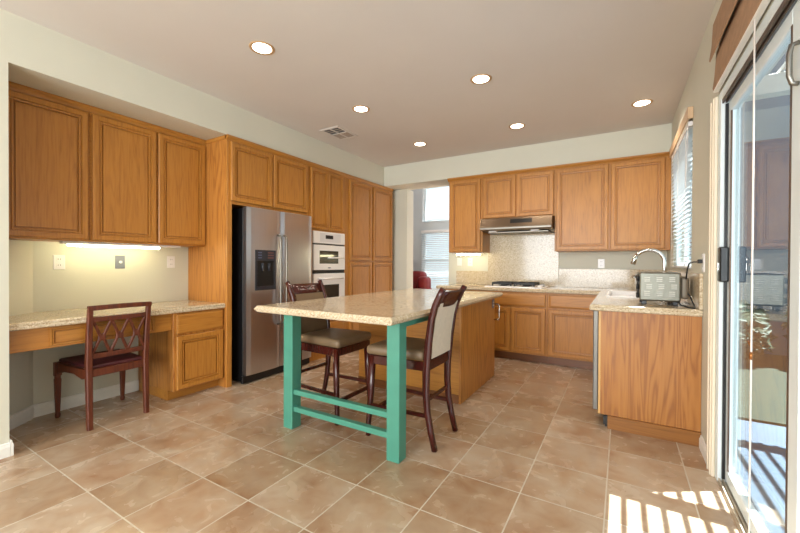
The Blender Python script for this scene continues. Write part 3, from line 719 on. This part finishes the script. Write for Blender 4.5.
EDGE = [(.014, ZC), (.003, ZC + .006), (0, ZC + .014), (0, ZC + .022), (.004, ZC + .026), (0, ZC + .031), (.004, ZC + .041), (.014, ZC + .046)]
ZT = ZC + .046
SINK = (-.09, .285, 3.92, 4.66)
tag(MB().slab([(-.195, 3.10), (XR - G, 3.10), (XR - G, YB - G), (-2.19, YB - G), (-2.19, 4.69), (-.195, 4.69)], EDGE, hole=SINK).build('kitchen_countertop', GRAN),
    'L-shaped speckled granite countertop along the range wall and sink run', 'countertop')
for (x0, x1, y0, y1, z1, lb) in ((-2.145, -1.655, YB - .02, YB - .0008, 1.10, 'low speckled granite backsplash strip left of the cooktop'), (-1.654, -.700, YB - .02, YB - .0008, 1.622, 'tall speckled granite backsplash panel between cooktop and hood'),
                             (-.699, XR - .021, YB - .02, YB - .0008, 1.145, 'low speckled granite backsplash strip right of the cooktop'), (XR - .02, XR - .0008, 3.11, YB - .001, 1.145, 'speckled granite backsplash along the window wall behind the toaster oven')):
    tag(MB().box(x0, x1, y0, y1, ZT + .0005, z1, .002).build('backsplash', GRAN), lb, 'backsplash', 'granite backsplash panels')
# sink and faucet
t = thing('kitchen_sink', 'white enamel sink set into the granite counter below the window', 'sink', (.1, 4.29, .72))
sx0, sx1, sy0, sy1 = SINK
mb = MB(); rr = []
for i, z in ((-.018, ZT + .0008), (-.018, ZT + .008), (-.008, ZT + .014), (.004, ZT + .012), (.012, ZT - .01), (.02, ZT - .16), (.05, ZT - .18)):
    rr.append([(a, b, z) for a, b in ((sx0 + i, sy0 + i), (sx1 - i, sy0 + i), (sx1 - i, sy1 - i), (sx0 + i, sy1 - i))])
t2 = mb.loft(rr, cap=False); mb.box(sx0 + .05, sx1 - .05, sy0 + .05, sy1 - .05, ZT - .186, ZT - .18); mb.build('basin', WHITE, t)
MB().lathe((.105, 4.29, ZT - .18), [(.04, 0), (.04, .003), (.02, .004)]).build('drain', CHROME, t)
t = thing('faucet', 'brushed nickel gooseneck faucet arching over the sink', 'faucet', (.352, 4.20, ZT))
MB().lathe((.352, 4.20, ZT + .0005), [(.03, 0), (.03, .006), (.022, .012), (.019, .07), (.016, .08)]).build('base', CHROME, t)
pts = [(.352, 4.20, ZT + .07), (.352, 4.20, 1.16), (.350, 4.20, 1.22)] + [(.232 + .120 * math.cos(a), 4.20, 1.222 + .120 * math.sin(a)) for a in [R(8 + 14 * k) for k in range(11)]]
MB().tube(pts, .0165, 14).build('gooseneck', CHROME, t)
e = Vector(pts[-1]); MB().tube([e, e + Vector((-.010, 0, -.025)), e + Vector((-.026, 0, -.075)), e + Vector((-.028, 0, -.08))], [.017, .020, .023, .018], 14).build('spray_head', CHROME, t)
MB().tube([(.352, 4.22, 1.02), (.352, 4.27, 1.035), (.352, 4.31, 1.06)], [.008, .007, .009], 10).build('lever', CHROME, t)
# cooktop
t = thing('gas_cooktop', 'white gas cooktop with two black grates on the granite counter', 'cooktop', (-1.17, 4.98, ZT))
cx0, cx1, cy0, cy1 = -1.53, -.81, 4.76, 5.26
MB().rings((cx0, cy0, ZT + .0005), (1, 0, 0), (0, 1, 0), (0, 0, 1), cx1 - cx0, cy1 - cy0, [(0, 0), (0, .006), (.012, .014), (.03, .012)]).build('plate', WHITE, t)
for gx in (-1.325, -1.04):
    g = MB(); zt = ZT + .048; x0, x1, y0, y1 = gx - .118, gx + .118, 4.84, 5.16
    for y in (y0, (y0 + y1) / 2, y1): g.sweep([(x0, y, zt), (x1, y, zt)], (.016, .026), (0, 1, 0))
    for x in (x0, gx, x1): g.sweep([(x, y0, zt), (x, y1, zt)], (.016, .026), (1, 0, 0))
    for x in (x0, x1):
        for y in (y0, y1): g.box(x - .008, x + .008, y - .008, y + .008, ZT + .0125, zt)
    go = g.build('grate', IRON, t)
    for y in (4.92, 5.08):
        MB().lathe((gx, y, ZT + .0125), [(.05, 0), (.05, .006), (.034, .008), (.034, .018), (.03, .021)]).build('burner', IRON, t)
for k in range(4):
    MB().lathe((-.86, 4.84 + k * .09, ZT + .0135), [(.022, 0), (.02, .02), (.017, .024)], 16).build('knob', WHITE, t)
# outlets on the range wall and by the door
outlet('light_switch', 'white rocker switch at the left end of the range wall', (-2.10, YB, 1.235), 'y', WHITE, 'switch', 'switch')
outlet('wall_outlet', 'white duplex outlet under the lit narrow cabinet on the range wall', (-1.93, YB, 1.232), 'y', WHITE)
outlet('wall_outlet', 'white duplex outlet on the range wall behind the faucet', (-.205, YB, 1.214), 'y', WHITE)
outlet('wall_outlet', 'white outlet on the right wall with the toaster oven cord plugged in', (XR, 3.10, 1.215), 'X', WHITE)

# toaster oven
t = thing('toaster_oven', 'stainless toaster oven with side vents on the counter beneath the window', 'toaster oven', (.25, 3.4, ZT))
tz0, tz1 = ZT + .03, 1.146; ty0, ty1 = 3.30, 3.72; tx0, tx1 = .125, .374
TOAST = plain('grey_toaster_metal', (118, 116, 106), .36, .8)
MB().box(tx0, tx1, ty0, ty1, tz0, tz1, .010, 2).build('body', TOAST, t)
MB().cushion(.3745, .425, 3.33, 3.69, 0.955, 1.115, .018).build('rear_bulge', plain('taupe_toaster_back', (120, 110, 96), .5, .3), t)
mb = MB()
for c in range(3):
    for g in range(3):
        for k in range(3):
            x = .155 + c * .075 + (.012 if g == 1 else 0); z = .975 + g * .052 + k * .0135
            mb.box(x, x + .035, ty0 - .0012, ty0 + .0005, z, z + .005)
mb.build('vent_slots', plain('pale_vent_edge', (206, 204, 196), .4), t)
MB().box(tx0 - .016, tx0 - .0005, ty0 + .085, ty1 - .01, tz0 + .012, tz1 - .02, .003).build('door', OVENG, t)
MB().tube([(tx0 - .017, ty0 + .11, 1.105), (tx0 - .04, ty0 + .11, 1.105), (tx0 - .04, ty1 - .03, 1.105), (tx0 - .017, ty1 - .03, 1.105)], .007, 8).build('door_handle', CHROME, t)
for z in (.972, 1.035, 1.10): MB().tube([(tx0 - .0005, ty0 + .042, z), (tx0 - .02, ty0 + .042, z)], .019, 14).build('knob', BLACK, t)
for x in (.155, .345):
    for y in (3.34, 3.68): MB().box(x - .016, x + .016, y - .016, y + .016, ZT + .0005, tz0, .003).build('foot', BLACK, t)
mb = MB()
mb.tube([(.415, 3.36, 1.00), (.425, 3.31, .985), (.432, 3.25, .95), (.436, 3.18, .918), (.432, 3.14, .912), (.40, 3.19, .912), (.37, 3.26, .918), (.36, 3.295, .935)], .0055, 8)
mb.tube([(.405, 3.33, 1.10), (.41, 3.31, 1.17), (.415, 3.27, 1.212), (.43, 3.20, 1.222), (.438, 3.13, 1.222), (.448, 3.115, 1.222)], .005, 8)
mb.box(.436, .462, 3.09, 3.118, 1.212, 1.238, .004)
mb.build('power_cord', BLACK, t)

# ------------------------------------------------------------------ island
ix0, ix1, iy0, iy1 = -2.25, -1.165, 3.00, 3.99
ZI = .852
t = thing('kitchen_island', 'oak island base cabinet holding up the back of the long granite table', 'cabinet', (-1.7, 3.5, 0))
MB().box(ix0, ix1 - .02, iy0 + .006, iy1, .0, ZI - .001, .001).build('body', OAKX, t)
mb = MB(); mb.box(ix1 - .0195, ix1, iy0, iy1, .0, ZI - .001, .001); mb.build('side_panel', OAKP, t)
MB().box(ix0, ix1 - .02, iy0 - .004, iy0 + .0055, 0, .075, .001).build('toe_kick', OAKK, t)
for a, b in ((-2.24, -1.715), (-1.705, -1.18)):
    d = MB().door((b, iy1 + .001, .11), (-1, 0, 0), (0, 0, 1), (0, 1, 0), b - a, .62).build('door', OAKZ, t)
MB().tube([(ix1 + .0005, 3.968, .775), (ix1 + .045, 3.968, .772), (ix1 + .055, 3.968, .755), (ix1 + .055, 3.968, .625), (ix1 + .045, 3.968, .608), (ix1 + .0005, 3.968, .605)], .007, 10).build('towel_handle', CHROME, t)
op = MB().box(ix1 + .0002, ix1 + .006, 3.885, 3.955, .735, .825, .002).build('outlet_plate', GREYP, t)
mb = MB(); 
for z in (.765, .795): mb.box(ix1 + .006, ix1 + .0068, 3.905, 3.935, z - .008, z + .008)
mb.build('receptacle', WHITE, op)
IE = [(.022, ZI), (.016, ZI + .007), (.010, ZI + .008), (.010, ZI + .015), (.004, ZI + .016), (0, ZI + .026), (.003, ZI + .030), (.016, ZI + .046)]
tag(MB().slab([(-2.24, 1.75), (-1.085, 1.75), (-1.085, 4.03), (-2.24, 4.03)], IE).build('island_countertop', GRAN),
    'long speckled granite slab spanning the oak island and the teal legs', 'countertop')
t = thing('table_frame', 'teal painted two-leg frame under the front of the island slab', 'table legs', (-1.62, 1.955, 0))
for x0 in (-2.118, -1.222): MB().box(x0, x0 + .09, 1.913, 2.001, 0, ZI - .001, .003).build('leg', TEAL, t)
for z0 in (.252, .128): MB().box(-2.0275, -1.2225, 1.925, 1.965, z0, z0 + .036, .002).build('foot_rail', TEAL, t)
for x0 in (-2.095, -1.20): MB().box(x0, x0 + .06, 2.0015, 2.70, ZI - .042, ZI - .001, .002).build('apron', TEAL, t)
ZI_T = ZI + .048

# ------------------------------------------------------------------ bar stools (front faces -x in local space; rear posts near x = 0)
def make_stool():
    t = thing('bar_stool', '', 'stool', (0, 0, 0), 'bar stools at the island')
    prof = [(-.038, 0), (-.068, .12), (-.092, .24), (-.102, .36), (-.101, .50), (-.090, .62), (-.082, .70), (-.062, .84), (-.036, .93), (-.004, 1.00), (.022, 1.045)]
    for s in (-1, 1):
        pts = [(x, s * (.185 - (.012 if z < .5 else .012 - (z - .5) * .03)), z) for x, z in prof]
        siz = [(.030, .034 + .014 * max(0, 1 - abs(z - .55) / .5)) for x, z in prof]
        MB().sweep(pts, siz, (0, 1, 0), smooth=True).build('leg', CHERRY, t)
        pts = [(-.535, s * .205, 0), (-.537, s * .204, .06), (-.520, s * .196, .30), (-.512, s * .192, .56)]
        MB().sweep(pts, [(.026, .028), (.028, .03), (.036, .038), (.042, .044)], (0, 1, 0), smooth=True).build('leg', CHERRY, t)
        MB().sweep([(-.092, s * .173, .215), (-.522, s * .198, .215)], (.018, .026), (0, 1, 0)).build('stretcher', CHERRY, t)
    MB().sweep([(-.526, -.198, .165), (-.526, .198, .165)], (.02, .03), (1, 0, 0)).build('stretcher', CHERRY, t)
    MB().sweep([(-.098, -.172, .315), (-.098, .172, .315)], (.018, .024), (1, 0, 0)).build('stretcher', CHERRY, t)
    mb = MB()
    for s in (-1, 1): mb.sweep([(-.095, s * .176, .535), (-.52, s * .196, .535)], (.022, .06), (0, 1, 0))
    mb.sweep([(-.524, -.19, .535), (-.524, .19, .535)], (.022, .06), (1, 0, 0)); mb.sweep([(-.096, -.17, .54), (-.096, .17, .54)], (.022, .07), (1, 0, 0))
    mb.build('seat_frame', CHERRY, t)
    MB().cushion(-.555, -.115, -.205, .205, .566, .632, .026, .014, -.06).build('seat', LEATHER, t)
    # upholstered back between the posts, curved like them
    bp = [(-.090, .585), (-.085, .66), (-.080, .72), (-.062, .84), (-.042, .915), (-.032, .945)]
    bk = MB().loft([[(x - .014, -.158, z), (x + .014, -.158, z), (x + .016, 0, z), (x + .014, .158, z), (x - .014, .158, z), (x - .012, 0, z)] for x, z in bp], smooth=False).build('backrest', LEATHER, t)
    MB().loft([[(x + .0145, -.150, z), (x + .0185, -.146, z), (x + .0205, 0, z), (x + .0185, .146, z), (x + .0145, .150, z), (x + .0155, 0, z)] for x, z in bp], smooth=False).build('back_panel', LINEN, bk)
    tp = [(-.036, .925), (-.020, .965), (-.002, 1.0), (.014, 1.025)]
    rg = []
    for k, (x, z) in enumerate(tp):
        sag = .012 if k == 3 else (.010 if k == 0 else 0)
        rg.append([(x - .013, -.168, z), (x + .013, -.168, z), (x + .015, -.08, z - sag * .7), (x + .015, 0, z - sag), (x + .015, .08, z - sag * .7), (x + .013, .168, z), (x - .013, .168, z), (x - .012, .08, z - sag * .7), (x - .012, 0, z - sag), (x - .012, -.08, z - sag * .7)])
    MB().loft(rg, smooth=True).build('top_rail', CHERRY, t)
    return t
st = make_stool(); st.location = (-.975, 2.335, 0); st['label'] = 'dark cherry bar stool with its beige back to the room, right of the teal leg'
copy_thing(st, 'dark cherry bar stool behind the teal frame, backing onto the refrigerator', (-2.338, 2.36, 0), R(179))

# ------------------------------------------------------------------ desk chair (faces -x)
t = thing('desk_chair', 'reddish-brown lattice-back wooden chair with burgundy seat drawn up to the desk', 'chair', (-3.27, 1.348, 0))
hw = .185
def L(x, y, z): return (x, y, z)
for s in (-1, 1):
    pts = [(.010, s * .185, 0), (.002, s * .185, .20), (-.008, s * .185, .42), (-.004, s * .186, .50), (.012, s * .188, .70), (.034, s * .190, .868)]
    MB().sweep(pts, [(.032, .036), (.035, .040), (.038, .044), (.038, .044), (.034, .036), (.032, .030)], (0, 1, 0)).build('leg', MAHOG, t, False)
    lg = MB().sweep([(-.465, s * .218, .045), (-.465, s * .218, .30), (-.465, s * .218, .302), (-.465, s * .218, .325), (-.465, s * .218, .327), (-.465, s * .218, .43)], [(.026, .026), (.040, .040), (.034, .034), (.034, .034), (.044, .044), (.044, .044)], (0, 1, 0)).build('leg', MAHOG, t, False)
    MB().lathe((-.465, s * .218, 0), [(.012, 0), (.017, .008), (.018, .025), (.013, .04), (.013, .05)], 14).build('foot', MAHOG, lg, False)
    mb = MB(); mb.loft([[(x, s * (.186 - (x + .03) * .075) + dy, z) for x, z in ((-.443, .425), (-.03, .425), (-.03, .365), (-.08, .352), (-.19, .378), (-.33, .372), (-.443, .345))] for dy in (-.011, .011)]); mb.build('side_apron', MAHOG, t, False)
MB().sweep([(-.006, -.168, .40), (-.006, .168, .40)], (.024, .055), (1, 0, 0)).build('rear_apron', MAHOG, t, False)
MB().sweep([(-.467, -.195, .385), (-.467, .195, .385)], (.024, .08), (1, 0, 0)).build('front_apron', MAHOG, t, False)
MB().cushion(-.49, -.012, -.19, .19, .424, .452, .012, .016, -.085).build('seat', BURG, t, False)
# back: crest, upper rail, lower rail and three lattice figures
XB = lambda z: -.004 + (z - .50) * .102
mb = MB(); mb.sweep([(XB(.878), -.205, .873), (XB(.878) + .008, -.1, .876), (XB(.878) + .010, 0, .877), (XB(.878) + .008, .1, .876), (XB(.878), .205, .873)], (.032, .034), (1, 0, 0)); mb.build('crest_rail', MAHOG, t, False)
MB().sweep([(XB(.79), -.172, .79), (XB(.79), .172, .79)], (.020, .034), (1, 0, 0)).build('back_rail', MAHOG, t, False)
MB().sweep([(XB(.522), -.170, .522), (XB(.522), .170, .522)], (.022, .036), (1, 0, 0)).build('back_rail', MAHOG, t, False)
for cy in (-.113, 0, .113):
    mb = MB()
    for s in (-1, 1):
        pts = []
        for k in range(11):
            f = k / 10; z = .54 + (.774 - .54) * f; q = abs(2 * f - 1)
            pts.append((XB(z), cy + s * (.010 + .044 * q ** 1.15), z))
        mb.sweep(pts, (.018, .017), (0, 1, 0))
    zc = .657; mb.box(XB(zc) - .009, XB(zc) + .009, cy - .024, cy + .024, zc - .024, zc + .024, .005)
    mb.build('lattice_splat', MAHOG, t, False)

# ------------------------------------------------------------------ ceiling
lights = [(-2.218, 1.80, 'recessed ceiling light nearest the camera on the left'), (-1.008, 3.017, 'recessed ceiling light near the middle of the ceiling'), (-2.234, 3.003, 'recessed ceiling light beside the air vent'),
          (-1.0, 4.239, 'recessed ceiling light above the range wall counter'), (.167, 4.228, 'recessed ceiling light in the right corner near the window'), (-2.225, 4.257, 'recessed ceiling light nearest the opening to the far room')]
def make_light():
    t = thing('recessed_light', '', 'ceiling light', (0, 0, 0), 'recessed ceiling lights')
    n = 32
    mb = MB(); mb.lathe((0, 0, 0), [(.066, -.002), (.080, -.006), (.088, -.004), (.089, -.0005), (.066, -.0006)], n); mb.build('trim_ring', plain('tan_trim_ring', (196, 160, 120), .45), t, False)
    MB().lathe((0, 0, 0), [(.0655, -.0008), (.0655, -.003), (.04, -.0045), (.01, -.005)], n).build('lens', BULB, t, False)
    return t
l0 = make_light()
for i, (x, y, lb) in enumerate(lights):
    o = l0 if i == 0 else copy_thing(l0)
    o.location = (x, y, CH); o['label'] = lb
    sp = bpy.data.lights.new('downlight', 'SPOT'); sp.energy = 30; sp.color = (1, .88, .72); sp.spot_size = R(140); sp.spot_blend = .8; sp.shadow_soft_size = .07
    so = bpy.data.objects.new('downlight', sp); COL.objects.link(so); so.location = (x, y, CH - .02)
t = thing('ceiling_vent', 'white four-way air vent in the ceiling above the refrigerator', 'vent', (-2.86, 3.425, CH))
vx0, vx1, vy0, vy1 = -3.0, -2.725, 3.235, 3.615; cx, cy = (vx0 + vx1) / 2, (vy0 + vy1) / 2
mb = MB(); zb, zt = CH - .009, CH - .0006
mb.box(vx0, vx1, vy0, vy0 + .03, zb, zt, .002); mb.box(vx0, vx1, vy1 - .03, vy1, zb, zt, .002); mb.box(vx0, vx0 + .03, vy0 + .03, vy1 - .03, zb, zt, .002); mb.box(vx1 - .03, vx1, vy0 + .03, vy1 - .03, zb, zt, .002)
mb.box(cx - .008, cx + .008, vy0 + .03, vy1 - .03, zb, zt); mb.box(vx0 + .03, cx - .008, cy - .008, cy + .008, zb, zt); mb.box(cx + .008, vx1 - .03, cy - .008, cy + .008, zb, zt)
mb.build('frame', CEIL, t)
MB().box(vx0 + .03, vx1 - .03, vy0 + .03, vy1 - .03, CH - .0022, CH - .0007).build('duct_shade_plate', BLACK, t)  # black plate painted in for the duct's shade; the ceiling is closed here
mb = MB()
for k in range(8):
    y = cy + .016 + k * .018; mb.box(vx0 + .032, cx - .009, y, y + .013, CH - .0075, CH - .0058); mb.box(cx + .009, vx1 - .032, y, y + .013, CH - .0075, CH - .0058)
for k in range(2):
    y = vy0 + .075 + k * .05; mb.box(vx0 + .032, cx - .009, y, y + .0015, CH - .0085, CH - .0026); mb.box(cx + .009, vx1 - .032, y, y + .0015, CH - .0085, CH - .0026)
mb.build('louvers', plain('tan_louver_paint', (176, 160, 146), .5), t)

# ------------------------------------------------------------------ far room armchair
t = thing('armchair', 'red leather armchair in the room beyond the opening', 'armchair', (-3.9, 7.0, 0))
MB().cushion(-4.35, -3.55, 6.62, 7.32, .08, .42, .06).build('seat_base', REDL, t)
MB().cushion(-4.25, -3.62, 7.1, 7.36, .42, 1.03, .09, .02).build('backrest', REDL, t)
for x0 in (-4.42, -3.66): MB().cushion(x0, x0 + .17, 6.62, 7.34, .30, .70, .07).build('armrest', REDL, t)
MB().cushion(-3.74, -3.50, 7.0, 7.30, .62, .93, .08).build('side_bolster', REDL, t)
for x in (-4.3, -3.6):
    for y in (6.68, 7.26): MB().box(x - .03, x + .03, y - .03, y + .03, 0, .08).build('foot', CHERRY, t)
